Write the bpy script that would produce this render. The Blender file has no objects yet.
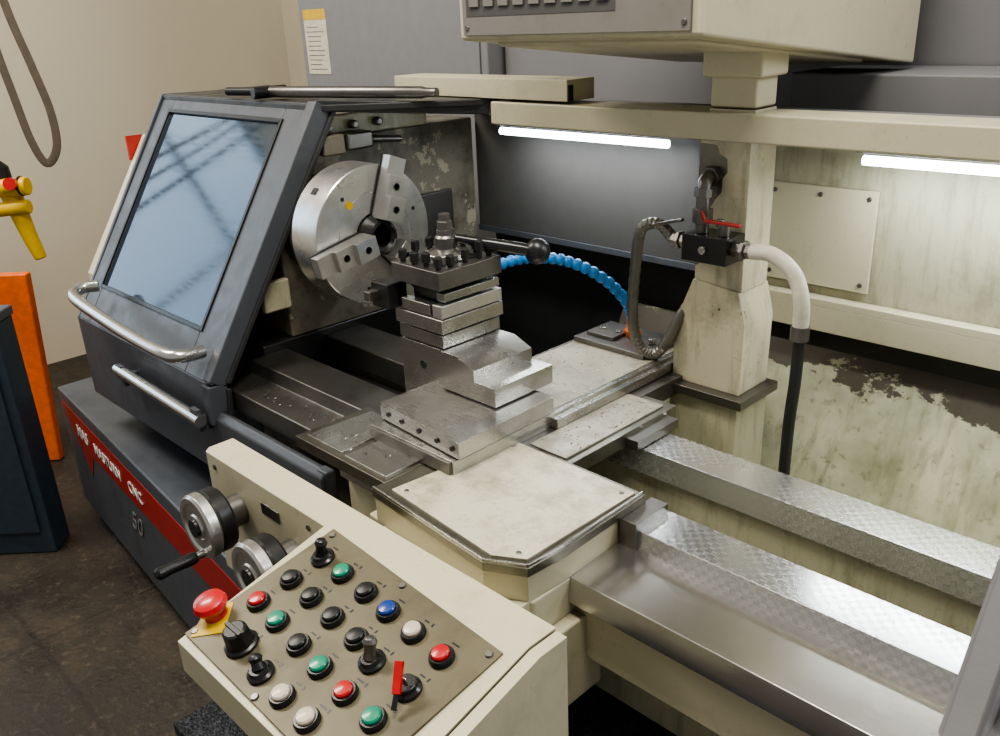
import bpy, bmesh, math, random
from mathutils import Vector, Matrix
random.seed(4)
V=Vector
SC=bpy.context.scene.collection
# ------------------------------------------------------------ materials
def newmat(name):
    m=bpy.data.materials.new(name); m.use_nodes=True; nt=m.node_tree
    return m,nt,nt.nodes['Principled BSDF']
def nd(nt,t,**k):
    n=nt.nodes.new(t)
    for a,b in k.items(): setattr(n,a,b)
    return n
def noise(nt,scale,detail=4,stretch=None,rough=.55):
    tc=nd(nt,'ShaderNodeTexCoord'); n=nd(nt,'ShaderNodeTexNoise')
    n.inputs['Scale'].default_value=scale; n.inputs['Detail'].default_value=detail; n.inputs['Roughness'].default_value=rough
    mp=nd(nt,'ShaderNodeMapping'); nt.links.new(tc.outputs['Object'],mp.inputs[0]); nt.links.new(mp.outputs[0],n.inputs['Vector'])
    if stretch: mp.inputs['Scale'].default_value=stretch
    return n.outputs['Fac']
def ramp(nt,fac,stops):
    r=nd(nt,'ShaderNodeValToRGB'); nt.links.new(fac,r.inputs[0]); cr=r.color_ramp
    while len(cr.elements)<len(stops): cr.elements.new(.5)
    for e,(p,c) in zip(cr.elements,stops):
        e.position=p; e.color=(c,c,c,1) if isinstance(c,(int,float)) else (*c,1)
    return r.outputs[0]
def mixc(nt,fac,a,b):
    m=nd(nt,'ShaderNodeMix',data_type='RGBA')
    nt.links.new(fac,m.inputs[0])
    for s,i in ((a,6),(b,7)):
        if isinstance(s,tuple): m.inputs[i].default_value=(*s,1)
        else: nt.links.new(s,m.inputs[i])
    return m.outputs[2]
def math_(nt,op,a,b):
    m=nd(nt,'ShaderNodeMath',operation=op)
    for i,s in enumerate((a,b)):
        if isinstance(s,(int,float)): m.inputs[i].default_value=s
        else: nt.links.new(s,m.inputs[i])
    return m.outputs[0]
def bump(nt,b,fac,st,dist=.002):
    n=nd(nt,'ShaderNodeBump'); n.inputs['Strength'].default_value=st; n.inputs['Distance'].default_value=dist
    nt.links.new(fac,n.inputs['Height']); nt.links.new(n.outputs[0],b.inputs['Normal'])
def corner_shade(nt,c,amt,col,dist=.03):
    """occlusion shade painted into the base colour at corners and joints"""
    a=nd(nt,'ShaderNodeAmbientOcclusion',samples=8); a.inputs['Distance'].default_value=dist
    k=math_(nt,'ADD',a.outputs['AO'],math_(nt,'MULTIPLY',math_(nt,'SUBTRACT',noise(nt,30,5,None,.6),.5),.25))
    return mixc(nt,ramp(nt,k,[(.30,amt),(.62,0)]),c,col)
def paint(name,col,grime=(.10,.09,.06),amt=.5,rough=.4,chip=None,chipth=.68,scale=9,stretch=None,streak=0,ao_shade=.7):
    m,nt,b=newmat(name)
    g=ramp(nt,noise(nt,scale,9,stretch,.72),[(.60-.15*amt,0.0),(.82-.12*amt,min(1,amt*1.1))])
    c=mixc(nt,g,col,grime)
    if streak: c=mixc(nt,ramp(nt,noise(nt,7,6,(5,5,.8),.7),[(.5,0),(.68,streak)]),c,grime)
    c=mixc(nt,ramp(nt,noise(nt,150,3),[(.64,0),(.70,.55*amt)]),c,grime)
    if chip: c=mixc(nt,ramp(nt,noise(nt,11,6,None,.7),[(chipth,0),(chipth+.012,1)]),c,chip)
    if ao_shade: c=corner_shade(nt,c,ao_shade,tuple(x*.35 for x in grime))  # occlusion shade mixed into the paint colour
    nt.links.new(c,b.inputs['Base Color'])
    nt.links.new(ramp(nt,noise(nt,25,5),[(.3,rough-.08),(.7,rough+.15)]),b.inputs['Roughness'])
    bump(nt,b,noise(nt,160,2),.10)
    return m
def metal(name,col,rough=.3,grime=.3,stretch=(2,60,60),dark=(.05,.045,.04),frost=False,bs=.0,ao_shade=0):
    m,nt,b=newmat(name)
    br=noise(nt,8,2,stretch)
    c=mixc(nt,ramp(nt,br,[(.3,0),(.7,1)]),tuple(x*.93 for x in col),col)
    c=mixc(nt,ramp(nt,noise(nt,9,7,None,.62),[(.48,0),(.78,grime)]),c,dark)
    if ao_shade: c=corner_shade(nt,c,ao_shade,(.03,.027,.02))
    b.inputs['Metallic'].default_value=.92
    rr=math_(nt,'ADD',ramp(nt,br,[(.3,rough-.01),(.7,rough+.02)]),ramp(nt,noise(nt,6,3),[(.4,0),(.7,.06)]))
    if frost:   # hand-scraped frosting in small offset squares, faint
        tc=nd(nt,'ShaderNodeTexCoord'); ck=nd(nt,'ShaderNodeTexChecker'); ck.inputs['Scale'].default_value=110
        ck.inputs[1].default_value=(0,0,0,1); ck.inputs[2].default_value=(1,1,1,1)
        mp=nd(nt,'ShaderNodeMapping'); mp.inputs['Location'].default_value=(0,0,.0037); nt.links.new(tc.outputs['Object'],mp.inputs[0]); nt.links.new(mp.outputs[0],ck.inputs['Vector'])
        rr=math_(nt,'ADD',rr,math_(nt,'MULTIPLY',ck.outputs['Fac'],.06))
        c=mixc(nt,math_(nt,'MULTIPLY',ck.outputs['Fac'],.10),c,(.95,.96,.97))
    nt.links.new(c,b.inputs['Base Color'])
    nt.links.new(rr,b.inputs['Roughness'])
    if bs: bump(nt,b,br,bs)
    return m
def plain(name,col,rough=.4,metallic=0,emit=0,coat=0):
    m,nt,b=newmat(name)
    n=ramp(nt,noise(nt,40,4),[(.35,tuple(x*.85 for x in col)),(.7,tuple(min(1,x*1.08) for x in col))])
    nt.links.new(n,b.inputs['Base Color']); b.inputs['Roughness'].default_value=rough; b.inputs['Metallic'].default_value=metallic
    b.inputs['Coat Weight'].default_value=coat
    if emit: b.inputs['Emission Color'].default_value=(*col,1); b.inputs['Emission Strength'].default_value=emit
    return m
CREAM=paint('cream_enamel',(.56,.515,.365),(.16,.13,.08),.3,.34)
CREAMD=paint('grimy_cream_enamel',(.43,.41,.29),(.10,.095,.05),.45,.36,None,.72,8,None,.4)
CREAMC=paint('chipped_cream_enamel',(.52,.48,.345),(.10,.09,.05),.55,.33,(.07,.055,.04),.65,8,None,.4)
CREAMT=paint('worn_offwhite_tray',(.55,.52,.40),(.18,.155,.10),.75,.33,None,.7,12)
TAN=paint('worn_slide_top',(.36,.345,.285),(.12,.11,.085),.8,.28,None,.7,12)
HSM=paint('oily_headstock_casting',(.17,.155,.12),(.025,.02,.014),.85,.4,(.33,.30,.22),.61,7)
GREY=paint('dark_grey_enamel',(.080,.087,.101),(.03,.03,.03),.4,.36,(.25,.25,.25),.80)
BLUEG=paint('charcoal_enamel',(.074,.084,.101),(.02,.02,.02),.45,.42)
LGREY=paint('light_grey_panel',(.20,.197,.205),(.12,.12,.12),.2,.5)
STRIPG=paint('grey_brown_key_plate',(.20,.185,.165),(.10,.09,.08),.4,.4)
SPLG=paint('oily_grey_sheet',(.078,.075,.071),(.035,.034,.03),.3,.62,None,.7,4)
RECESS=paint('dark_recess_sheet',(.035,.034,.033),(.012,.012,.012),.6,.5,None,.7,5,ao_shade=0)
BLACKO=paint('oily_black',(.014,.014,.014),(.04,.036,.025),.4,.35,ao_shade=0)
TRIMB=paint('worn_black_trim',(.035,.036,.038),(.12,.11,.09),.4,.35,ao_shade=0)
STEEL=metal('machined_steel',(.43,.42,.395),.24,.6)
STEELY=metal('cross_slide_steel',(.46,.45,.415),.24,.6,(60,3,60))
RIM=metal('worn_saddle_rim',(.25,.24,.20),.32,.7,(10,10,10))
RAIL=metal('scraped_way_steel',(.70,.71,.72),.19,.25,(1.2,50,50),(.25,.24,.23),True)
COVER=metal('brushed_way_cover',(.58,.56,.53),.20,.4,(1.0,70,70),(.16,.15,.135))
DSTEEL=metal('dark_steel',(.22,.21,.20),.33,.6)
CHROME=metal('worn_chrome',(.62,.62,.62),.2,.15,(3,30,30))
SATIN=metal('satin_wheel_steel',(.64,.63,.61),.28,.25,(3,3,3))
PLATEM=metal('speckled_panel_plate',(.135,.118,.072),.40,.6,(50,50,50),(.03,.022,.01)); PLATEM.node_tree.nodes['Principled BSDF'].inputs['Metallic'].default_value=.25
CHUCKM=metal('chuck_steel',(.70,.70,.69),.26,.5,(3,3,3),(.2,.19,.17))
STAIN,nt_,b_=newmat('stained_cream_tray')
tc_=nd(nt_,'ShaderNodeTexCoord'); sx=nd(nt_,'ShaderNodeSeparateXYZ'); nt_.links.new(tc_.outputs['Generated'],sx.inputs[0])
c_=mixc(nt_,ramp(nt_,noise(nt_,5,8,(1.5,1.2,1.2),.65),[(.38,0),(.68,.85)]),(.38,.375,.26),(.17,.18,.105))
c_=mixc(nt_,ramp(nt_,noise(nt_,10,6,(3,.7,.7),.65),[(.52,0),(.66,.5)]),c_,(.12,.12,.06))
c_=mixc(nt_,ramp(nt_,noise(nt_,60,4),[(.60,0),(.68,.45)]),c_,(.10,.09,.05))
hi=math_(nt_,'ADD',noise(nt_,7,9,(.8,1.3,1.3),.7),math_(nt_,'MULTIPLY',sx.outputs[2],.9))
c_=mixc(nt_,ramp(nt_,math_(nt_,'SUBTRACT',hi,.5),[(.745,0),(.765,.92)]),c_,(.035,.026,.018))
c_=corner_shade(nt_,c_,.9,(.03,.026,.015),.06)  # painted shade in the tray's corners
nt_.links.new(c_,b_.inputs['Base Color']); b_.inputs['Roughness'].default_value=.42; bump(nt_,b_,noise(nt_,120,3),.08)
BLK=plain('black_plastic',(.012,.012,.013),.35)
BLKR=plain('black_bezel',(.02,.02,.02),.25,.2)
GREEN=plain('green_plastic',(.01,.26,.15),.3,coat=.4)
RED=plain('red_plastic',(.50,.012,.015),.3,coat=.4)
DRED=plain('dull_red_handle',(.30,.02,.018),.5)
BLUEP=plain('blue_plastic',(.012,.05,.26),.3,coat=.4)
WHT=plain('ivory_plastic',(.58,.50,.40),.35,coat=.3)
YEL=plain('yellow_plastic',(.66,.42,.01),.4)
STRIPE=plain('red_stripe_paint',(.36,.02,.017),.4)
WHITE=plain('white_lettering',(.8,.8,.78),.5)
PAPER=plain('label_paper',(.60,.56,.45),.6)
ORNG=plain('orange_paint',(.85,.16,.02),.45)
BLUEH=plain('blue_loc_line_plastic',(.03,.24,.62),.35)
WHOSE=plain('dirty_white_hose',(.58,.55,.46),.45)
RUB=plain('black_rubber',(.02,.022,.025),.45)
BRAID=metal('ribbed_metal_hose',(.22,.21,.185),.38,.5,(30,30,30))
STRAPM=plain('brown_webbing',(.10,.08,.058),.8)
CABM=plain('blue_cabinet_paint',(.035,.05,.07),.45)
TUBE=plain('lit_tube_diffuser',(.88,.96,1.0),.3,emit=14)
SWARF,nt_,b_=newmat('black_swarf')
nt_.links.new(ramp(nt_,noise(nt_,260,2),[(.5,(.006,.007,.009)),(.68,(.07,.08,.10))]),b_.inputs['Base Color']); b_.inputs['Roughness'].default_value=.5; bump(nt_,b_,noise(nt_,200,3),.9,.01)
GLASS,nt_,b_=newmat('scratched_guard_window')
b_.inputs['Base Color'].default_value=(.060,.083,.115,1); b_.inputs['Metallic'].default_value=.55
sc=noise(nt_,9,3,(1.5,14,14)); nt_.links.new(ramp(nt_,sc,[(.45,.07),(.75,.14)]),b_.inputs['Roughness'])
WALLM=paint('cream_wall_plaster',(.61,.56,.45),(.45,.40,.32),.3,.8,None,.7,2,ao_shade=0)
CEILM=plain('ceiling_paint',(.7,.7,.68),.8)
FLOORM,nt_,b_=newmat('dirty_dark_floor')
c=ramp(nt_,noise(nt_,3,9,None,.7),[(.3,(.016,.012,.009)),(.55,(.036,.028,.020)),(.8,(.10,.072,.048))])
c=mixc(nt_,ramp(nt_,noise(nt_,45,6,None,.7),[(.55,0),(.70,.7)]),c,(.11,.085,.06))
tc_=nd(nt_,'ShaderNodeTexCoord'); bk=nd(nt_,'ShaderNodeTexBrick'); bk.offset=0; bk.inputs['Scale'].default_value=1.1; bk.inputs['Mortar Size'].default_value=.008; bk.inputs['Brick Width'].default_value=.9;bk.inputs['Row Height'].default_value=.9
nt_.links.new(tc_.outputs['Object'],bk.inputs['Vector']); c=mixc(nt_,math_(nt_,'MULTIPLY',bk.outputs['Fac'],.28),c,(.006,.005,.004))
nt_.links.new(c,b_.inputs['Base Color']); nt_.links.new(ramp(nt_,noise(nt_,6,5),[(.3,.45),(.7,.8)]),b_.inputs['Roughness']); bump(nt_,b_,noise(nt_,60,4),.5,.006)
# ------------------------------------------------------------ mesh builder
class M:
    def __init__(s): s.bm=bmesh.new(); s.mats=[]
    def mi(s,m):
        if m not in s.mats: s.mats.append(m)
        return s.mats.index(m)
    def poly(s,base,off,mat):
        i=s.mi(mat); off=V(off); a=[s.bm.verts.new(V(p)) for p in base]; b=[s.bm.verts.new(V(p)+off) for p in base]
        n=len(a); fs=[s.bm.faces.new(a),s.bm.faces.new(b[::-1])]
        for k in range(n): fs.append(s.bm.faces.new([a[k],b[k],b[(k+1)%n],a[(k+1)%n]]))
        for f in fs: f.material_index=i
        bmesh.ops.recalc_face_normals(s.bm,faces=fs); return s
    def box(s,a,b,mat):
        x0,y0,z0=a;x1,y1,z1=b
        return s.poly([(x0,y0,z0),(x1,y0,z0),(x1,y1,z0),(x0,y1,z0)],(0,0,z1-z0),mat)
    def px(s,prof,x0,x1,mat): return s.poly([(x0,y,z) for y,z in prof],(x1-x0,0,0),mat)
    def pz(s,prof,z0,z1,mat): return s.poly([(x,y,z0) for x,y in prof],(0,0,z1-z0),mat)
    def py(s,prof,y0,y1,mat): return s.poly([(x,y0,z) for x,z in prof],(0,y1-y0,0),mat)
    def beam(s,a,b,w,h,mat,upv=(0,0,1)):
        a=V(a);b=V(b);d=(b-a).normalized();u=V(upv);sd=d.cross(u).normalized()*w/2;uu=sd.cross(d).normalized()*h/2
        return s.poly([a-sd-uu,a+sd-uu,a+sd+uu,a-sd+uu],b-a,mat)
    def obox(s,c,ax,ay,az,sx,sy,sz,mat):
        c=V(c);X=V(ax).normalized()*sx/2;Y=V(ay).normalized()*sy/2;Zz=V(az).normalized()*sz
        return s.poly([c-X-Y,c+X-Y,c+X+Y,c-X+Y],Zz,mat)
    def rev(s,p,axis,prof,mat,seg=28):
        i=s.mi(mat); p=V(p);ax=V(axis).normalized(); t=V((0,0,1)) if abs(ax.z)<.9 else V((1,0,0))
        e=ax.cross(t).normalized(); g=ax.cross(e); rings=[];fs=[]
        for h,r in prof:
            if r<1e-6: rings.append([s.bm.verts.new(p+ax*h)])
            else: rings.append([s.bm.verts.new(p+ax*h+(e*math.cos(q)+g*math.sin(q))*r) for q in [2*math.pi*k/seg for k in range(seg)]])
        for A,B in zip(rings,rings[1:]):
            if len(A)==1 and len(B)==1: continue
            for k in range(seg):
                k2=(k+1)%seg
                if len(A)==1: fs.append(s.bm.faces.new([A[0],B[k],B[k2]]))
                elif len(B)==1: fs.append(s.bm.faces.new([A[k],B[0],A[k2]]))
                else: fs.append(s.bm.faces.new([A[k],B[k],B[k2],A[k2]]))
        for R in (rings[0],rings[-1]):
            if len(R)>1: fs.append(s.bm.faces.new(R))
        for f in fs: f.material_index=i
        bmesh.ops.recalc_face_normals(s.bm,faces=fs); return s
    def cyl(s,a,b,r,mat,seg=24,r2=None):
        a=V(a);b=V(b);L=(b-a).length; return s.rev(a,b-a,[(0,r),(L,r if r2 is None else r2)],mat,seg)
    def ball(s,c,r,mat,seg=20):
        return s.rev(V(c)-V((0,0,r)),(0,0,1),[(r-r*math.cos(math.pi*k/12),r*math.sin(math.pi*k/12)) for k in range(13)],mat,seg)
    def tube(s,pts,r,mat,seg=14,sub=8,rf=None,flat=1.0,n0=None):
        P=[V(p) for p in pts]; Q=[]
        for k in range(len(P)-1):
            p0=P[max(k-1,0)];p1=P[k];p2=P[k+1];p3=P[min(k+2,len(P)-1)]
            for j in range(sub):
                t=j/sub; Q.append(.5*((2*p1)+(p2-p0)*t+(2*p0-5*p1+4*p2-p3)*t*t+(-p0+3*p1-3*p2+p3)*t**3))
        Q.append(P[-1]); i=s.mi(mat); rings=[];fs=[]
        tg=(Q[1]-Q[0]).normalized(); n=V(n0) if n0 is not None else tg.orthogonal().normalized()
        for k,q in enumerate(Q):
            tg=(Q[min(k+1,len(Q)-1)]-Q[max(k-1,0)]).normalized(); n=(n-tg*n.dot(tg)).normalized(); b=tg.cross(n)
            rr=r*(rf(k) if rf else 1)
            rings.append([s.bm.verts.new(q+(n*math.cos(a)+b*math.sin(a)*flat)*rr) for a in [2*math.pi*m/seg for m in range(seg)]])
        for A,B in zip(rings,rings[1:]):
            for k in range(seg): fs.append(s.bm.faces.new([A[k],B[k],B[(k+1)%seg],A[(k+1)%seg]]))
        fs.append(s.bm.faces.new(rings[0]));fs.append(s.bm.faces.new(rings[-1]))
        for f in fs: f.material_index=i
        bmesh.ops.recalc_face_normals(s.bm,faces=fs); return s
    def done(s,name,parent=None,bevel=.0015,**props):
        vs=[v.co for v in s.bm.verts]
        lo=V([min(v[i] for v in vs) for i in range(3)]);hi=V([max(v[i] for v in vs) for i in range(3)]); c=(lo+hi)/2
        if parent is None: c.z=lo.z
        for v in s.bm.verts: v.co-=c
        me=bpy.data.meshes.new(name); s.bm.to_mesh(me); s.bm.free()
        for m in s.mats: me.materials.append(m)
        me.shade_smooth(); me.set_sharp_from_angle(angle=math.radians(28))
        o=bpy.data.objects.new(name,me); SC.objects.link(o)
        o.location=c
        if parent: o.parent=parent; o.location=c-wloc[parent.name]
        wloc[o.name]=c
        if bevel:
            b=o.modifiers.new('edge','BEVEL'); b.width=bevel; b.segments=2; b.limit_method='ANGLE'; b.angle_limit=math.radians(40); b.harden_normals=True
        for k,v in props.items(): o[k]=v
        return o
wloc={}
def thing(name,label,cat,loc,**p):
    e=bpy.data.objects.new(name,None); e.location=loc; e.empty_display_size=.1; SC.objects.link(e); wloc[e.name]=V(loc)
    e['label']=label; e['category']=cat
    for k,v in p.items(): e[k]=v
    return e
def text(name,body,size,loc,X,Y,mat,parent,depth=.0008,shear=0,off=.006,sp=1.0,**p):
    cu=bpy.data.curves.new(name,'FONT'); cu.body=body; cu.size=size; cu.extrude=depth; cu.align_x='LEFT'; cu.offset=size*off; cu.shear=shear; cu.space_character=sp
    t=bpy.data.objects.new('tmp',cu); SC.objects.link(t); bpy.context.view_layer.update()
    me=bpy.data.meshes.new_from_object(t.evaluated_get(bpy.context.evaluated_depsgraph_get())); bpy.data.objects.remove(t)
    X=V(X).normalized();Y=V(Y).normalized();N=X.cross(Y)
    me.transform(Matrix((X,Y,N)).transposed().to_4x4()); me.materials.clear(); me.materials.append(mat)
    o=bpy.data.objects.new(name,me); SC.objects.link(o); o.parent=parent; o.location=V(loc)-wloc[parent.name]; wloc[o.name]=V(loc)
    for k,v in p.items(): o[k]=v
    return o
# ------------------------------------------------------------ camera
f=870.0; th=math.radians(22.1); roll=math.radians(2.6); az=math.radians(43.9)
F=V((-math.cos(az),math.sin(az),0)); R=V((math.sin(az),math.cos(az),0)); Zv=V((0,0,1))
fwd=F*math.cos(th)-Zv*math.sin(th); up=F*math.sin(th)+Zv*math.cos(th)
r2=R*math.cos(roll)-up*math.sin(roll); u2=up*math.cos(roll)+R*math.sin(roll)
cd=bpy.data.cameras.new('camera'); cd.sensor_width=36; cd.lens=f/1000*36; cd.clip_start=.02
cam=bpy.data.objects.new('camera',cd); SC.objects.link(cam); bpy.context.scene.camera=cam
mw=Matrix((r2,u2,-fwd)).transposed().to_4x4(); mw.translation=V((1.53,-1.113,1.535)); cam.matrix_world=mw
# ------------------------------------------------------------ room
M().box((-3.1,-3.2,-.1),(3.2,1.8,0),FLOORM).done('floor',None,0,kind='structure')
M().box((-3.1,-3.2,0),(-3.0,1.8,1.2),WALLM).box((-3.1,-3.2,2.5),(-3.0,1.8,3.2),WALLM).box((-3.1,-3.2,1.2),(-3.0,-2.3,2.5),WALLM).box((-3.1,-.5,1.2),(-3.0,1.8,2.5),WALLM).done('wall_left',None,0,kind='structure')
M().box((-3.0,1.7,0),(3.2,1.8,3.2),WALLM).done('wall_back',None,0,kind='structure')
M().box((-3.1,-3.2,3.2),(3.2,1.8,3.3),CEILM).done('ceiling',None,0,kind='structure')
wm=M().box((-3.08,-2.3,1.2),(-3.07,-.5,2.5),plain('added_glow_pane',(.62,.78,.95),.3,emit=2.5))  # unseen window, added to reflect in the guard glass and light from the left
for y in (-2.3,-1.42,-.53): wm.box((-3.07,y,1.2),(-3.03,y+.02,2.5),LGREY)
for z in (1.2,2.05,2.47): wm.box((-3.07,-2.3,z),(-3.03,-.5,z+.02),LGREY)
wm.done('added_window_1',None,0,kind='structure')
# ------------------------------------------------------------ LATHE
L=thing('metal_lathe','large cream and dark grey metalworking lathe with open guard','lathe',(0,0,0))
cp=[(-1.375,-.33),(.1,-.457),(.1,.45),(-1.375,.45)]
M().pz(cp,.05,.47,BLUEG).pz([(-1.33,-.29),(.06,-.41),(.06,.42),(-1.33,.42)],0,.05,BLACKO).done('headstock_cabinet',L,.006)
U=V((.9963,-.0858,0)).normalized(); NF=V((-.0858,-.9963,0)).normalized()
def cf(x,z,o=.0): return V((x,-.33-.0861*(x+1.375),z))+NF*o
M().poly([cf(-1.345,.43),cf(-1.155,.225),cf(-1.085,.320),cf(.09,.320),cf(.09,.418)],NF*.0014,STRIPE).done('red_stripe',L,0,label='red painted stripe with downward point')
text('lettering','MASTURN',.051,cf(-1.035,.354,.003),U,(0,0,1),WHITE,L,.0008,0,.006,1.06,label='white block lettering MASTURN')
text('lettering','CNC',.051,cf(-.730,.354,.003),U,(0,0,1),WHITE,L,.0008,0,.006,1.06,label='white block lettering CNC')
em=text('emblem','MAS',.060,cf(-1.215,.353,.003),U,(0,0,1),WHITE,L,.0008,.2,.010,.98,label='white slanted MAS maker emblem')
text('model_number','50',.095,cf(-.79,.212,.002),U,(0,0,1),LGREY,L,.0008,.45,.0,label='faint grey slanted model number 50')
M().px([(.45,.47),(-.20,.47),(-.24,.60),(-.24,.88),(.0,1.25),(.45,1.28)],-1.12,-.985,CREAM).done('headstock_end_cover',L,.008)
M().box((-1.123,-.05,1.18),(-1.115,.0,1.25),RED).done('red_marker',L,0)
hs=M().px([(-.12,.85),(-.12,1.14),(.02,1.29),(.49,1.29),(.49,.85)],-.92,-.20,HSM).box((-.92,-.20,.47),(-.20,.49,.85),BLACKO)
hs.rev((-.20,0,1.10),(1,0,0),[(0,.115),(.03,.115),(.05,.095),(.12,.095)],DSTEEL,40)
hs.box((-.2,.0,1.255),(-.16,.06,1.30),HSM)
for y in (.03,.10,.17): hs.rev((-.20,y,1.315),(1,0,0),[(0,.010),(.03,.010),(.03,0)],DSTEEL,12)
hs.box((-.2,-.02,1.29),(-.19,.33,1.34),CREAMD).box((-.2,-.10,1.17),(-.17,-.06,1.21),CREAMD)
hs.box((-.2,.06,1.262),(-.15,.13,1.30),DSTEEL).cyl((-.16,.13,1.28),(-.16,.22,1.27),.008,DSTEEL).box((-.2,-.19,.93),(-.18,-.12,1.00),CREAMD)
hs.box((-.2,.28,1.0),(-.19,.40,1.12),DSTEEL)
hs.done('headstock',L,.005)
ck=M()
ck.rev((-.095,0,1.10),(1,0,0),[(0,.12),(0,.145),(.004,.152),(.093,.152),(.095,.150),(.095,.097),(.0938,.0965),(.0938,.0940),(.095,.0935),(.095,.050),(.085,.048),(.085,.040),(.055,.038),(.055,0)],CHUCKM,96)
ck.rev((-.03,0,1.10),(1,0,0),[(0,.046),(.035,.046),(.045,.042),(.060,.036),(.062,.030),(.055,.024),(0,.02)],BLACKO,40)
for a in (15,135,255):
    ca,sa=math.cos(math.radians(a)),math.sin(math.radians(a))
    ck.obox((-.05,ca*.151,1.10+sa*.151),(0,-sa,ca),(1,0,0),(0,ca,sa),.016,.016,.003,BLACKO)
for a in (20,130,255): 
    ca,sa=math.cos(math.radians(a)),math.sin(math.radians(a)); ck.rev((0,ca*.118,1.10+sa*.118),(1,0,0),[(0,.0045),(.0006,.0045)],BLACKO,14)
ck.rev((0,-.06,1.175),(1,0,0),[(0,.009),(.001,.009)],YEL,16)
chuck=ck.done('chuck',L,0,label='round satin steel three-jaw lathe chuck')
for a in (70,192,312):
    a=math.radians(a); rd=V((0,math.cos(a),math.sin(a))); td=V((0,-math.sin(a),math.cos(a))); c0=V((0,0,1.10))
    j=M(); w=.045
    prof=[(.036,0),(.172,0),(.172,.028),(.132,.028),(.132,.041),(.088,.041),(.088,.055),(.036,.055)]
    j.poly([c0+rd*r_+V((h+.0005,0,0))-td*w/2 for r_,h in prof],td*w,SATIN)
    for r_,h in ((.110,.041),(.062,.055)): j.rev(c0+rd*r_+V((h+.0005,0,0)),(1,0,0),[(0,.008),(.001,.008),(.001,.0058),(-.001,.0055)],BLACKO,16)
    j.obox(c0+rd*.103+V((.001,0,0)),td,rd,V((1,0,0)),w+.005,.138,.003,BLACKO)
    j.done('chuck_jaw',chuck,.0012)
# bed ways
bd=M().px([(-.15,.83),(-.225,.83),(-.228,.80),(-.15,.79)],.33,1.6,RAIL).px([(.065,.83),(-.015,.83),(-.02,.785),(.065,.785)],.33,1.6,RAIL)
bd.px([(-.22,.802),(-.345,.800),(-.35,.775),(-.35,.76),(-.22,.76)],.3,1.6,COVER)
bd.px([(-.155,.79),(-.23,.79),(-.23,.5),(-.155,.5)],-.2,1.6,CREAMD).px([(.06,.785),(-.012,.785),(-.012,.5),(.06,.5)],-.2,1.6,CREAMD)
bd.done('bed_ways',L,.0015,label='polished steel bed ways with brushed cover')
bl_=M().px([(-.14,.83),(-.235,.83),(-.24,.80),(-.31,.79),(-.31,.74),(-.14,.74)],-.2,.33,DSTEEL).px([(.08,.83),(-.03,.83),(-.04,.78),(.08,.78)],-.2,.33,DSTEEL)  # this section of the ways uses a darker steel
bl_.box((-.2,-.05,.60),(.33,-.03,.76),BLACKO)
bl_.done('dark_bed_ways',L,.003,label='dark bed ways below the chuck')
M().px([(-.352,.47),(-.358,.735),(-.345,.75),(-.322,.735),(-.322,.47)],-.185,.245,GREY).beam((.235,-.34,.47),(.235,-.34,.748),.022,.034,GREY,(1,0,0)).done('front_sill',L,.005,label='dark grey lower sill of the guard opening')
M().px([(-.25,.76),(-.335,.76),(-.335,.665),(-.25,.665)],.30,1.6,CREAM).px([(-.23,.665),(-.10,.665),(-.10,.40),(-.13,.40)],.1,1.6,BLACKO).px([(-.08,.5),(.5,.5),(.5,0),(-.08,0)],.1,1.6,CREAM).done('bed_skirt',L,.003)
M().px([(-.16,.60),(.36,.60),(.50,.88),(.51,.88),(.37,.58),(-.16,.58)],.30,1.6,STAIN).px([(-.16,.60),(.50,.60),(.50,.58),(-.16,.58)],-.2,.30,BLACKO).done('chip_tray',L,0,label='stained cream sheet metal chip tray')
M().px([(-.75,.47),(-.75,.49),(-.10,.49),(-.10,.47)],.35,1.6,SWARF).done('swarf_pan',L,0,label='pan covered in fine black swarf')
# back splash
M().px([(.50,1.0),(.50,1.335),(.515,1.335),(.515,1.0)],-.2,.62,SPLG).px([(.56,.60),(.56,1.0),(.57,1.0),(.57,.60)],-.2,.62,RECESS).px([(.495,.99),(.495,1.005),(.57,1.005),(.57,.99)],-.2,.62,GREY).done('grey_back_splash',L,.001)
bs=M().px([(.50,.985),(.50,1.335),(.515,1.335),(.515,.985)],.62,1.6,CREAMD)
bs.px([(.47,.975),(.47,.99),(.515,.99),(.515,.975)],.62,1.6,CREAM).px([(.47,.925),(.47,.975),(.478,.975),(.478,.925)],.62,1.6,CREAM)
bs.px([(.50,.875),(.50,.935),(.508,.935),(.508,.875)],.62,1.6,BLACKO)
bs.box((.62,.485,.99),(.632,.50,1.335),CREAMD)
bsp=bs.done('cream_back_splash',L,.001)
ap=M().box((.66,.492,1.01),(.88,.4995,1.205),CREAM)
for x,z in ((.675,1.025),(.865,1.025),(.675,1.19),(.865,1.19),(.77,1.19)): ap.rev((x,.492,z),(0,-1,0),[(0,.005),(.003,.0045),(.003,0)],DSTEEL,12)
ap.done('access_plate',bsp,.001)
M().box((-.2,.33,1.336),(1.6,.515,1.345),LGREY).box((.13,.24,1.315),(1.6,.335,1.363),CREAM).done('roof_beam',L,.004)
col=M()
col.py([(.655,1.05),(.755,1.05),(.755,1.316),(.655,1.316)],.247,.335,CREAMC)
col.py([(.617,.85),(.765,.85),(.768,.99),(.752,1.05),(.655,1.06),(.617,.965)],.242,.345,CREAMC)
col.box((.605,.218,.832),(.785,.355,.85),DSTEEL).box((.62,.23,.62),(.77,.34,.832),CREAMD)
col.box((.665,.255,1.36),(.755,.325,1.368),CREAM)
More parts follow.
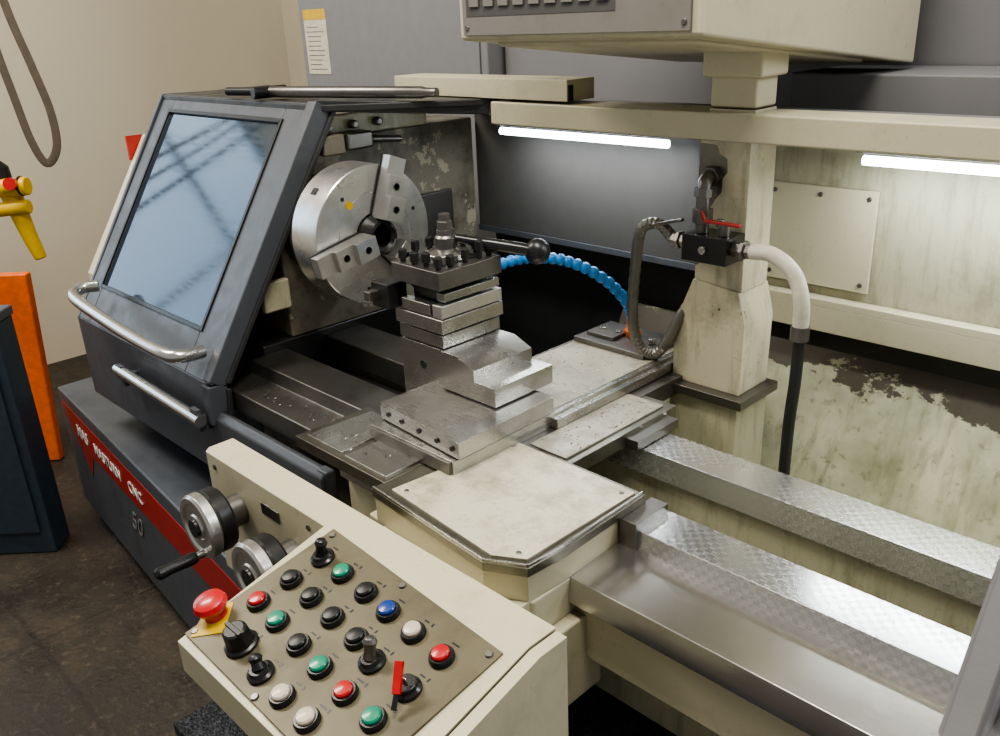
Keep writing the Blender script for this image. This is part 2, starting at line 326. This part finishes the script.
col.poly([(.654,.2465,1.20),(.662,.2465,1.196),(.672,.2465,1.204),(.683,.2465,1.199),(.690,.2465,1.212),(.703,.2465,1.226),(.704,.2465,1.250),(.713,.2465,1.262),(.711,.2465,1.286),(.696,.2465,1.292),(.690,.2465,1.308),(.654,.2465,1.310)],(0,.002,0),RIM)
col.poly([(.654,.2465,1.085),(.664,.2465,1.09),(.662,.2465,1.12),(.667,.2465,1.14),(.654,.2465,1.15)],(0,.002,0),RIM)
col.done('column',L,.004,label='chipped cream square column carrying the roof beam')
vm=M().box((.665,.185,1.112),(.755,.247,1.160),BLKR)
vm.cyl((.665,.21,1.14),(.63,.21,1.14),.013,DSTEEL,6).cyl((.755,.21,1.14),(.79,.21,1.14),.014,DSTEEL,6)
vm.cyl((.69,.21,1.160),(.69,.21,1.195),.012,DSTEEL).cyl((.69,.21,1.178),(.69,.21,1.203),.018,DSTEEL,6)
vm.tube([(.69,.21,1.19),(.69,.21,1.225),(.688,.215,1.245),(.685,.232,1.254),(.685,.25,1.255)],.0125,DSTEEL).cyl((.688,.212,1.222),(.688,.214,1.238),.017,DSTEEL,8).cyl((.685,.232,1.254),(.685,.2475,1.255),.019,DSTEEL,6)
vm.cyl((.735,.21,1.160),(.735,.21,1.182),.010,DSTEEL).cyl((.71,.185,1.136),(.71,.178,1.136),.008,STEEL,6).cyl((.772,.21,1.14),(.780,.21,1.14),.018,DSTEEL,6).cyl((.640,.21,1.14),(.648,.21,1.14),.017,DSTEEL,6)
vmo=vm.done('coolant_valve_block',L,.002)
M().beam((.708,.19,1.187),(.778,.19,1.186),.011,.005,DRED).cyl((.735,.195,1.178),(.735,.195,1.192),.007,DSTEEL).beam((.708,.19,1.187),(.700,.188,1.203),.01,.005,DRED).done('valve_lever',vmo,.0015,label='dull red valve lever')
M().beam((.60,.20,1.165),(.655,.20,1.18),.010,.006,DSTEEL).ball((.597,.20,1.163),.008,DSTEEL).done('valve_lever',vmo,.001)
rb=lambda k:1+.13*(k%2)
M().tube([(.63,.21,1.14),(.60,.205,1.165),(.565,.20,1.15),(.553,.20,1.08),(.548,.20,.97),(.56,.205,.915),(.585,.22,.897),(.612,.228,.93),(.632,.25,.99),(.652,.29,1.03)],.0100,BRAID,12,10,rb).done('ribbed_hose',vmo,0)
M().tube([(.79,.21,1.14),(.83,.21,1.14),(.87,.21,1.115),(.888,.21,1.07),(.888,.215,1.02)],.0135,WHOSE,14,8).cyl((.888,.215,1.025),(.888,.215,1.0),.016,DSTEEL).done('white_hose',vmo,0)
M().tube([(.888,.215,1.01),(.885,.22,.92),(.878,.225,.82),(.875,.23,.62)],.0105,RUB,12,8).done('black_hose',vmo,0)
sl=[(-.297,.70),(-.297,.797),(.03,1.30),(.30,1.30),(.30,.70)]
M().px(sl,1.33,1.37,LGREY).done('tailstock_guard_panel',L,.006)
# ------------------------------------------------------------ sliding guard
n_=V((0,-.841,.5408)); e_=V((0,.5408,.841))
def SP(x,s,o=0): return V((x,-.35,.81))+e_*s+n_*o
gd=M()
def slab(x0,x1,s0,s1,t=.022,mat=GREY,o=0): gd.poly([SP(x0,s0,o),SP(x1,s0,o),SP(x1,s1,o),SP(x0,s1,o)],-n_*t,mat)
slab(-.93,-.86,0,.6657); slab(-.30,-.17,0,.6657); slab(-.86,-.30,0,.11); slab(-.86,-.30,.612,.6657)
gd.px([(-.35,.81),(-.35,.58),(-.335,.58),(-.335,.81)],-.93,-.17,GREY)
pl=[(.015,1.365),(-.34,.81),(-.345,.72)]
for a,b in zip(pl,pl[1:]): gd.beam((-.18,a[0],a[1]),(-.18,b[0],b[1]),.045,.034,GREY,(1,0,0))
for a,b in zip(pl,pl[1:]): gd.beam((-.162,a[0]+.022,a[1]-.012),(-.162,b[0]+.022,b[1]-.002),.012,.012,TRIMB,(1,0,0))
gd.pz([(-.93,.0),(-.17,.0),(.09,.235),(.12,.30),(-.93,.33)],1.352,1.367,TRIMB)
gd.beam((-.185,.01,1.365),(.10,.27,1.345),.022,.026,TRIMB)
gd.px([(-.35,.58),(-.35,.81),(0,1.37),(.33,1.36),(.33,.58)],-.945,-.93,GREY)
gd.beam((-.22,-.30,.83),(-.22,-.02,1.29),.05,.006,CREAMD,(0,-.841,.5408))
guard=gd.done('sliding_guard',L,.005,label='dark grey sloped sliding guard')
M().poly([SP(-.865,.105,-.004),SP(-.295,.105,-.004),SP(-.295,.617,-.004),SP(-.865,.617,-.004)],-n_*.006,GLASS).done('window',guard,0,label='scratched bluish guard window')
gk=M()
for a,b,c,d_ in ((-.87,-.86,.10,.622),(-.30,-.29,.10,.622),(-.86,-.30,.10,.11),(-.86,-.30,.612,.622)):
    gk.poly([SP(a,c),SP(b,c),SP(b,d_),SP(a,d_)],n_*.004,BLK)
gk.done('window_seal',guard,.001)
M().tube([(-.77,-.335,.925),(-.785,-.37,.925),(-.77,-.400,.917),(-.70,-.410,.91),(-.5,-.415,.898),(-.34,-.412,.888),(-.24,-.405,.883),(-.215,-.38,.880),(-.22,-.335,.875)],.0150,CHROME,16,8).done('grab_handle',guard,0,label='curved polished metal grab handle')
hb=M().cyl((-.62,-.385,.745),(-.18,-.385,.735),.0145,CHROME)
for x in (-.60,-.20): hb.beam((x,-.385,.725),(x,-.385,.76),.012,.03,GREY,(1,0,0)).beam((x,-.385,.72),(x,-.345,.72),.02,.03,GREY)
hb.done('guide_rail',guard,0)
# ------------------------------------------------------------ carriage
sd=M()
sd.pz([(.53,-.435),(.795,-.455),(.85,-.425),(.855,-.36),(.85,-.18),(.53,-.175)],.80,.845,CREAM)
sd.pz([(.527,-.438),(.80,-.460),(.856,-.430),(.862,-.36),(.858,-.175),(.527,-.17)],.845,.859,RIM)
sd.pz([(.558,-.422),(.800,-.443),(.843,-.418),(.846,-.185),(.585,-.180)],.858,.8625,CREAMT)
rr_=[(.530,-.436),(.80,-.457),(.853,-.428),(.858,-.36),(.854,-.178)]
for a,b in zip(rr_,rr_[1:]): sd.beam((*a,.861),(*b,.861),.004,.006,STEELY)
sd.pz([(.275,-.415),(.53,-.415),(.53,-.27),(.275,-.255)],.838,.86,RIM)
sd.pz([(.29,-.40),(.395,-.40),(.39,-.27),(.30,-.265)],.86,.8625,STEELY).pz([(.41,-.405),(.52,-.405),(.52,-.28),(.41,-.28)],.86,.8635,STEEL)
sd.box((.34,-.30,.825),(.64,.28,.86),DSTEEL)
sd.pz([(.60,-.18),(.71,-.18),(.71,.12),(.60,.12)],.832,.858,RIM).pz([(.615,-.17),(.695,-.17),(.695,.10),(.615,.10)],.858,.862,TAN)
sd.box((.70,-.03,.832),(.735,.09,.85),DSTEEL).box((.855,-.235,.80),(.885,-.155,.845),DSTEEL)
for x,y in ((.58,-.41),(.825,-.415),(.832,-.20),(.60,-.195),(.72,.0),(.72,.07)): sd.rev((x,y,.862),(0,0,1),[(0,.0045),(.0018,.004),(.0018,0)],DSTEEL,10)
sad=sd.done('saddle',L,.002,label='steel-rimmed carriage saddle with off-white tray')
apn=M().pz([(.50,-.43),(.80,-.455),(.855,-.42),(.855,-.26),(.50,-.26)],.66,.80,CREAM)
apn.pz([(.50,-.42),(.85,-.42),(.85,-.36),(.50,-.36)],.50,.66,CREAM).box((.852,-.40,.60),(.875,-.30,.74),CREAM)
apn.done('apron',L,.004)
cs=M().pz([(.385,-.33),(.60,-.33),(.60,.33),(.385,.33)],.86,.886,STEELY)
cs.px([(-.335,.862),(-.335,.884),(-.328,.884),(-.328,.862)],.39,.595,DSTEEL)
cs.box((.395,-.09,.886),(.590,.33,.8875),TAN)
cs.box((.395,.20,.8875),(.575,.325,.899),DSTEEL).box((.41,.225,.899),(.48,.30,.907),DSTEEL)
for x in (.425,.465,.55): cs.rev((x,.262,.900),(0,0,1),[(0,.008),(.010,.008),(.010,0)],STEEL,12)
cs.box((.60,-.10,.862),(.615,.27,.880),STEEL)
cs.done('cross_slide',L,.002,label='long machined steel cross slide')
tp=M()
tp.pz([(.388,-.302),(.604,-.319),(.599,-.098),(.388,-.088)],.886,.889,BLACKO)
tp.pz([(.385,-.305),(.607,-.322),(.602,-.095),(.385,-.085)],.889,.918,STEEL)
for x in (.41,.45,.50,.55,.59): tp.rev((x,-.3065-(x-.385)*.077,.903),(0,-1,0),[(0,.0045),(.0012,.0045),(.0012,0)],BLACKO,12)
PX0,PX1,PY0,PY1=.310,.430,-.190,-.050
tp.box((PX0,PY0,.86),(PX1,PY1,.990),STEEL).box((PX0+.005,PY0+.005,.990),(PX1-.005,PY1-.005,.994),BLACKO)
tp.box((PX0,PY0,.994),(PX1,PY1,1.017),STEEL)
tp.box((PX1-.002,PY0-.002,.918),(.558,PY1-.004,.921),BLACKO)
tp.py([(PX1,.921),(.562,.921),(.562,.955),(.512,.955),(.512,.975),(.470,.992),(PX1,.992)],PY0-.006,PY1-.002,STEEL)
tp.rev((.370,PY0-.0002,.950),(0,-1,0),[(0,.008),(.0008,.008)],BLACKO,14)
tpo=tp.done('compound_rest',L,.0015,label='stepped machined steel riser and base')
X0,X1,Y0,Y1=.304,.434,-.193,-.043
XC,YC=.362,-.110
tt=M().box((X0+.026,Y0+.026,1.017),(X1-.026,Y1-.026,1.135),BLACKO)
tt.box((X0,Y0,1.021),(X1,Y1,1.047),STEEL).box((X0,Y0,1.100),(X1,Y1,1.133),DSTEEL)
tt.rev((XC,YC,1.133),(0,0,1),[(0,.042),(.01,.040),(.014,.03),(.018,.018)],STEEL,32)
turret=tt.done('tool_post',L,.0015,label='square indexing steel tool post')
bl=M().rev((0,0,0),(0,0,1),[(-.035,.0055),(.004,.0055),(.005,.0085),(.020,.0085),(.022,.007),(.022,0)],BLACKO,6).done('clamp_bolt',turret,.0005)
first=True
pos=[(X0+.018+.032*k,Y0+.014) for k in range(4)]+[(X1-.014,Y0+.040+.035*k) for k in range(3)]+[(X0+.014,Y0+.047+.034*k) for k in range(3)]+[(X0+.045+.034*k,Y1-.014) for k in range(3)]
for x,y in pos:
    o=bl if first else bl.copy()
    if not first: SC.objects.link(o); o.parent=turret
    first=False; o.location=V((x,y,1.133+random.uniform(-.008,.006)))-wloc[turret.name]
for a,b,m_ in (((X1-.026,Y0+.002,1.049),(X1-.001,Y1-.001,1.072),SATIN),((X1-.024,Y0+.012,1.077),(X1-.003,Y1-.004,1.092),STEEL),((X0+.02,Y0+.001,1.049),(X1-.032,Y0+.022,1.070),STEEL)):
    M().box(a,b,m_).done('tool_bit',turret,.0012)
M().box((X0-.048,Y0-.015,1.045),(X0+.002,Y0+.030,1.092),BLACKO).box((X0-.044,Y0-.035,1.06),(X0-.026,Y0-.013,1.078),DSTEEL).done('boring_tool_holder',turret,.002)
lv=M().rev((XC,YC,1.15),(0,0,1),[(0,.020),(.02,.020),(.024,.016),(.034,.016)],DSTEEL,28).rev((XC,YC,1.184),(0,0,1),[(0,.015),(.014,.015),(.016,.011),(.028,.011),(.028,0)],DSTEEL,6)
lv.rev((.374,-.098,1.166),(.124,.098,-.028),[(0,.008),(.04,.0085),(.07,.011),(.12,.012),(.145,.009),(.155,.008)],BLKR,20).ball((.486,-.002,1.139),.0235,BLK)
lv.done('clamping_lever',turret,.0005,label='black lever with round ball end')
def seg(k): return [.82,1.12,1.2,1.12][k%4]
M().tube([(.26,.06,1.03),(.29,.09,1.06),(.32,.13,1.07),(.353,.15,1.073),(.395,.175,1.068),(.438,.20,1.05),(.468,.235,1.015),(.487,.265,.97),(.488,.28,.935)],.0105,BLUEH,12,12,seg).rev((.488,.28,.898),(0,0,1),[(0,.018),(.012,.018),(.018,.012),(.04,.012)],ORNG,6).done('segmented_coolant_hose',L,0,label='blue segmented flexible coolant hose')
# swarf chips on the oily surfaces
sw=M()
def chips(nr,x0,x1,y0,y1,z):
    for k in range(nr):
        x=random.uniform(x0,x1);y=random.uniform(y0,y1);a=random.uniform(0,6.28);s_=random.uniform(.0008,.0022)
        d=V((math.cos(a),math.sin(a),random.uniform(0,.5)))*s_; e=V((-math.sin(a),math.cos(a),.3))*s_*.4
        p=V((x,y,z+.0004)); sw.poly([p-d-e,p+d-e,p+d+e,p-d+e],(0,0,.0005),random.choice((STEEL,DSTEEL,BLACKO,STEELY)))
chips(70,.29,.52,-.40,-.26,.864); chips(60,.40,.58,-.05,.19,.8877); chips(60,.61,.70,-.16,.1,.862); chips(120,-.15,.26,-.30,-.24,.797); chips(90,-.1,.3,-.03,.07,.83); chips(140,.62,1.4,.08,.33,.60); chips(60,.80,1.3,-.15,-.03,.60)
sw.done('swarf_chips',L,0,label='tiny steel swarf chips',kind='stuff')
# ------------------------------------------------------------ control housing
PZ=lambda y:.90+.25*(y+.585)
ho=M()
ho.px([(-.535,.905),(-.578,.905),(-.808,.845),(-.808,.80),(-.70,.72),(-.535,.68)],.625,1.00,CREAM)
ho.px([(-.535,.905),(-.578,.905),(-.585,.90),(-.585,.68),(-.535,.68)],.285,.626,CREAM)
ho.px([(-.537,.903),(-.580,.903),(-.806,.843),(-.806,.79),(-.70,.72),(-.537,.68)],1.002,1.018,CREAM)
ho.box((.55,-.54,.66),(.85,-.42,.80),CREAM)
for x in (.31,.58): ho.rev((x,-.585,.88),(0,-1,0),[(0,.005),(.002,.005),(.002,0)],DSTEEL,10)
ho.box((.45,-.587,.852),(.50,-.585,.872),DSTEEL)
ho.done('control_housing',L,.008,label='cream enamelled control housing')
n=V((0,-.2425,.9701))
pp=[(.645,-.583),(.983,-.600),(.968,-.803),(.6275,-.797)]
cpn=M().poly([V((x,y,PZ(y)+.0005)) for x,y in pp],n*.005,PLATEM)
scr=[(.655,-.592),(.81,-.598),(.972,-.610),(.958,-.793),(.638,-.788),(.79,-.795)]
for x,y in scr: cpn.rev(V((x,y,PZ(y)))+n*.0055,n,[(0,.005),(.0025,.004),(.0025,0)],DSTEEL,12)
B1=[(.728,-.628,GREEN),(.7804,-.631,BLK),(.828,-.6345,BLUEP),(.878,-.638,WHT),(.931,-.642,RED),
    (.676,-.671,BLK),(.7255,-.674,BLK),(.776,-.678,BLK),(.8274,-.681,BLK),(.670,-.716,RED),(.720,-.720,GREEN),(.774,-.725,BLK),(.823,-.729,GREEN),(.8757,-.733,RED),(.928,-.735,GREEN),(.818,-.776,WHT),(.8676,-.777,WHT)]
for x,y,_ in B1+[(.680,-.625,0),(.868,-.69,0),(.93,-.69,0),(.71,-.764,0),(.768,-.773,0)]:
    p=V((x,y+.0205,PZ(y+.0205)))+n*.0055
    cpn.obox(p,(1,0,0),(0,1,.25),n,random.uniform(.006,.012),.0022,.0003,BLK)
    if random.random()<.6: cpn.obox(p+V((.010,0,0)),(1,0,0),(0,1,.25),n,.003,.005,.0003,BLK)
panel=cpn.done('control_panel',L,.001,label='speckled bronze-brown control panel plate')
def P3(x,y,o=.0055): return V((x,y,PZ(y)))+n*o
def button(x,y,mat,nm='push_button',R=.0150,h=.010):
    b=M().rev(P3(x,y),n,[(0,R),(.004,R),(.0075,R*.88),(.0075,R*.74),(.005,R*.72)],BLKR,28).rev(P3(x,y),n,[(0.003,R*.70),(h,R*.70),(h+.002,R*.6),(h+.0028,R*.3),(h+.003,0)],mat,28)
    return b.done(nm,panel,0)
for x,y,m in B1: button(x,y,m)
def selector(x,y,lean,tall=.03,mat=BLK):
    b=M().rev(P3(x,y),n,[(0,.016),(.004,.016),(.006,.013),(.010,.011)],BLKR,24)
    p=P3(x,y,.014); d=(n+V(lean)).normalized()
    b.rev(p,d,[(0,.008),(tall*.5,.0065),(tall*.8,.0085),(tall,.006),(tall+.003,0)],mat,18)
    return b.done('selector_switch',panel,0)
selector(.680,-.625,(.1,.3,0),.022); selector(.768,-.773,(-.5,.3,0),.016); selector(.868,-.690,(-.1,.4,0),.024,DSTEEL)
kb=M().rev(P3(.710,-.764),n,[(0,.021),(.004,.021),(.006,.017),(.026,.015),(.028,.012),(.028,0)],BLK,12)
kb.beam(P3(.710,-.764,.032)+V((-.016,0,0)),P3(.710,-.764,.032)+V((.016,0,0)),.006,.007,BLK,n); kb.done('rotary_knob',panel,.0008,label='large fluted black rotary knob')
M().poly([P3(.607,-.748),P3(.640,-.735),P3(.672,-.768),P3(.642,-.796)],n*.0012,YEL).rev(P3(.637,-.758),n,[(0,.015),(.012,.013),(.014,.019),(.020,.0215),(.026,.019),(.029,.012),(.030,0)],RED,32).done('emergency_stop_button',panel,0,label='red mushroom emergency stop on yellow plate')
key=M().rev(P3(.930,-.69),n,[(0,.016),(.004,.016),(.007,.013),(.012,.012)],BLKR,24)
key.beam(P3(.930,-.69,.010),P3(.928,-.69,.026),.012,.002,CHROME,V((0,1,0)))
key.beam(P3(.937,-.706,.022),P3(.924,-.684,.042),.009,.006,RED,n).beam(P3(.937,-.706,.022),P3(.943,-.718,.014),.005,.004,BLK,n)
key.done('key_switch',panel,.0005,label='key switch with slim red tag')
def hwheel(x,z,y0,crank):
    w=M().cyl((x,-.584,z),(x,y0-.0,z),.026,DSTEEL,28).rev((x,y0+.03,z),(0,-1,0),[(0,.048),(.004,.051),(.022,.051),(.024,.048)],BLK,40)
    w.rev((x,y0+.006,z),(0,-1,0),[(0,.047),(.004,.052),(.018,.052),(.022,.048),(.022,.040),(.019,.036),(.019,.022),(.022,.020),(.022,0)],SATIN,48)
    w.rev((x,y0-.016,z),(0,-1,0),[(0,.016),(.004,.015),(.004,0)],BLKR,24)
    o=w.done('handwheel',L,.0005,label='steel handwheel with graduated collar')
    if crank:
        M().cyl((x+.012,y0-.01,z-.040),(x+.012,y0-.03,z-.040),.006,STEEL).rev((x+.012,y0-.028,z-.040),(0,-1,0),[(0,.008),(.005,.010),(.04,.0085),(.060,.010),(.065,.006),(.065,0)],BLK,18).done('crank_handle',o,0)
hwheel(.375,.829,-.645,True); hwheel(.53,.812,-.645,False)
# ------------------------------------------------------------ overhead console
OC=thing('overhead_control_console','cream overhead control console with grey key strip','control console',(.71,.29,1.368))
oc=M()
oc.poly([(.31,0,1.495),(.81,0,1.495),(.81,.76,1.41),(.31,.76,1.41)],(0,0,.30),CREAM)
oc.poly([(.35,.05,1.482),(.77,.05,1.482),(.77,.62,1.42),(.35,.62,1.42)],(0,0,.03),CREAM)
oc.box((.652,.245,1.420),(.768,.335,1.47),CREAM).box((.665,.255,1.369),(.755,.325,1.43),CREAM)
oc.done('console_body',OC,.006)
fp=M().box((.325,-.005,1.503),(.792,.0,1.75),STRIPG)
for x in (.335,.782): fp.rev((x,-.005,1.515),(0,-1,0),[(0,.005),(.002,.004),(.002,0)],DSTEEL,12)
fp.box((.335,-.0056,1.533),(.66,-.005,1.60),SPLG)
fpo=fp.done('key_strip_plate',OC,.001)
ky=None
for k in range(9):
    if ky is None: ky=M().box((.345,-.0085,1.548),(.368,-.0056,1.570),STRIPG).done('membrane_key',fpo,.001); b0=ky.location.copy()
    else:
        o=ky.copy(); SC.objects.link(o); o.parent=fpo; o.location=b0+V((.035*k,0,0))
# ------------------------------------------------------------ tube lights
for i,(a,b) in enumerate(((0.0,.48),(.885,1.55))):
    T=thing('tube_light','slim lit white tube work light under the roof beam','light',((a+b)/2,.4,1.335),group='tube work lights')
    M().box((a-.01,.385,1.290),(b+.01,.425,1.335),LGREY).done('lamp_housing',T,.002)
    M().cyl((a,.4,1.276),(b,.4,1.276),.0085,TUBE,16).done('lamp_tube',T,0)
    la=bpy.data.lights.new('tube_area','AREA'); la.shape='RECTANGLE'; la.size=b-a; la.size_y=.03; la.energy=2.2 if i==0 else 3.2; la.color=(.94,.98,1)
    lo=bpy.data.objects.new('tube_area',la); lo.location=((a+b)/2,.4,1.262); SC.objects.link(lo)
# ------------------------------------------------------------ items on top
CK=thing('chuck_key','long steel T-handle chuck key with black grip','chuck key',(-.2,.09,1.368))
M().rev((-.43,.028,1.386),(.48,.133,0),[(0,.010),(.02,.013),(.46,.013),(.47,.010),(.498,.010),(.498,0)],DSTEEL,20).done('key_shank',CK,0)
M().cyl((-.56,.0,1.386),(-.40,.04,1.386),.010,BLK,16).cyl((-.42,-.01,1.386),(-.41,.075,1.386),.014,BLK,16).done('handle_grip',CK,.002)
M().box((-.20,.245,1.3685),(.345,.33,1.410),CREAM).box((.345,.248,1.369),(.348,.262,1.40),BLACKO).done('cream_sheet_box',None,.004,label='long low cream metal box lying on the roof beam',category='box')
# ------------------------------------------------------------ electrical cabinets behind
E=thing('electrical_cabinet','tall grey steel electrical cabinet with yellow notice label','cabinet',(-1.0,.95,0))
M().box((-1.44,.80,0),(-.45,1.2,2.1),LGREY).done('cabinet_body',E,.006)
M().box((-1.41,.794,1.28),(-.48,.80,2.05),LGREY).done('cabinet_door',E,.003)
lb=M().box((-1.40,.792,1.36),(-1.26,.794,1.58),PAPER).box((-1.40,.7912,1.545),(-1.26,.792,1.58),YEL)
for k in range(10): lb.box((-1.385,.7914,1.375+k*.016),(-1.275-random.random()*.04,.792,1.378+k*.016),DSTEEL)
lb.done('notice_label',E,0,label='cream paper notice with yellow header')
E2=thing('electrical_cabinet','plain violet-grey steel electrical cabinet behind the lathe','cabinet',(.6,1.1,0))
M().box((-.44,.86,0),(1.8,1.2,2.1),LGREY).done('cabinet_body',E2,.006)
M().box((.30,.854,.9),(.305,.86,2.1),BLACKO).done('door_seam',E2,0)
M().box((.62,.62,1.30),(1.8,.855,1.40),LGREY).done('cable_duct',E2,.004)
# ------------------------------------------------------------ left blue cabinet, orange panel
c0=V((-1.19,-.50,0)); a_=-R; b2=F
B=thing('tool_cabinet','dark blue-grey steel cabinet standing on the dirty floor','cabinet',c0+a_*.3+b2*.05)
M().pz([(c0+a_*x+b2*y)[:2] for x,y in ((.0,0),(.6,0),(.6,.10),(0,.10))],.0,.77,CABM).pz([(c0+a_*x+b2*y)[:2] for x,y in ((-.005,-.01),(.61,-.01),(.61,.105),(-.005,.105))],.77,.80,BLUEG).done('cabinet_body',B,.005)
M().poly([c0+a_*.03-b2*.004+V((0,0,.08)),c0+a_*.57-b2*.004+V((0,0,.08)),c0+a_*.57-b2*.004+V((0,0,.73)),c0+a_*.03-b2*.004+V((0,0,.73))],-b2*.006,CABM).done('cabinet_door',B,.002)
o0=V((-1.86,-.27,0))+R*.02
M().poly([o0,o0+a_*.5,o0+a_*.5+V((0,0,.75)),o0+R*.05+V((0,0,.75))],b2*.04,ORNG).done('orange_barrier_panel',None,.008,label='bright orange painted steel panel behind the cabinet',category='panel')
# ------------------------------------------------------------ hoist pendant and strap
q0=V((-1.34,-.31,1.08))
def Q(px,py,o=0): return q0+R*px+V((0,0,1))*py+F*o
H=thing('hoist_pendant','yellow hoist pendant control with red button on black cable','hoist control',Q(-.02,.12))
ph=M().tube([Q(-.03,.06),Q(-.015,-.02),Q(.0,-.10),Q(.02,-.18)],.029,YEL,14,6,lambda k:1.15-.03*k)
ph.cyl(Q(-.10,.04,-.02),Q(.045,.045,-.02),.027,YEL,20).cyl(Q(-.10,-.025,-.02),Q(.035,-.015,-.02),.021,YEL,20).cyl(Q(.02,.045,-.02),Q(.03,.0455,-.02),.030,BLK,20).done('pendant_body',H,.005)
M().cyl(Q(.01,.055,-.035),Q(.015,.06,-.065),.018,RED).done('red_button',H,0)
M().rev(Q(-.045,.06),(0,0,1),[(0,.035),(.04,.032),(.06,.012)],BLK,16).done('cable_boot',H,0)
M().tube([Q(-.045,.10),Q(-.06,.35),Q(-.075,.7),Q(-.08,1.3),Q(-.06,2.11)],.008,RUB,10,8).done('pendant_cable',H,0)
M().tube([Q(.0,1.2),Q(.025,.62),Q(.035,.45),Q(.055,.30),Q(.075,.17),Q(.105,.105),Q(.145,.15),Q(.150,.25),Q(.125,.38),Q(.095,.52),Q(.065,.75),Q(.02,1.2)],.0125,STRAPM,10,8,None,.12,R).done('lifting_strap',None,0,label='dirty brown webbing lifting strap hanging in a loop',category='strap')
# ------------------------------------------------------------ light
w=bpy.data.worlds.new('world'); bpy.context.scene.world=w; w.use_nodes=True
w.node_tree.nodes['Background'].inputs[0].default_value=(1,.97,.92,1); w.node_tree.nodes['Background'].inputs[1].default_value=.36
def area(name,loc,target,sx,sy,e,col):
    la=bpy.data.lights.new(name,'AREA'); la.shape='RECTANGLE'; la.size=sx; la.size_y=sy; la.energy=e; la.color=col
    o=bpy.data.objects.new(name,la); o.location=loc; o.rotation_euler=(V(target)-V(loc)).to_track_quat('-Z','Y').to_euler(); SC.objects.link(o)
area('ceiling_lamp_light',(-1.4,-1.2,3.1),(-1.8,-.6,.4),1.4,.6,82,(1,.92,.80))
area('ceiling_lamp_light',(1.0,-.6,3.1),(1.0,-.6,0),1.2,.4,62,(1,.95,.85))
area('ceiling_lamp_light',(2.6,.9,2.6),(.8,0,.9),.8,.8,28,(.9,.95,1))
bpy.context.scene.view_settings.look='AgX - Medium High Contrast'
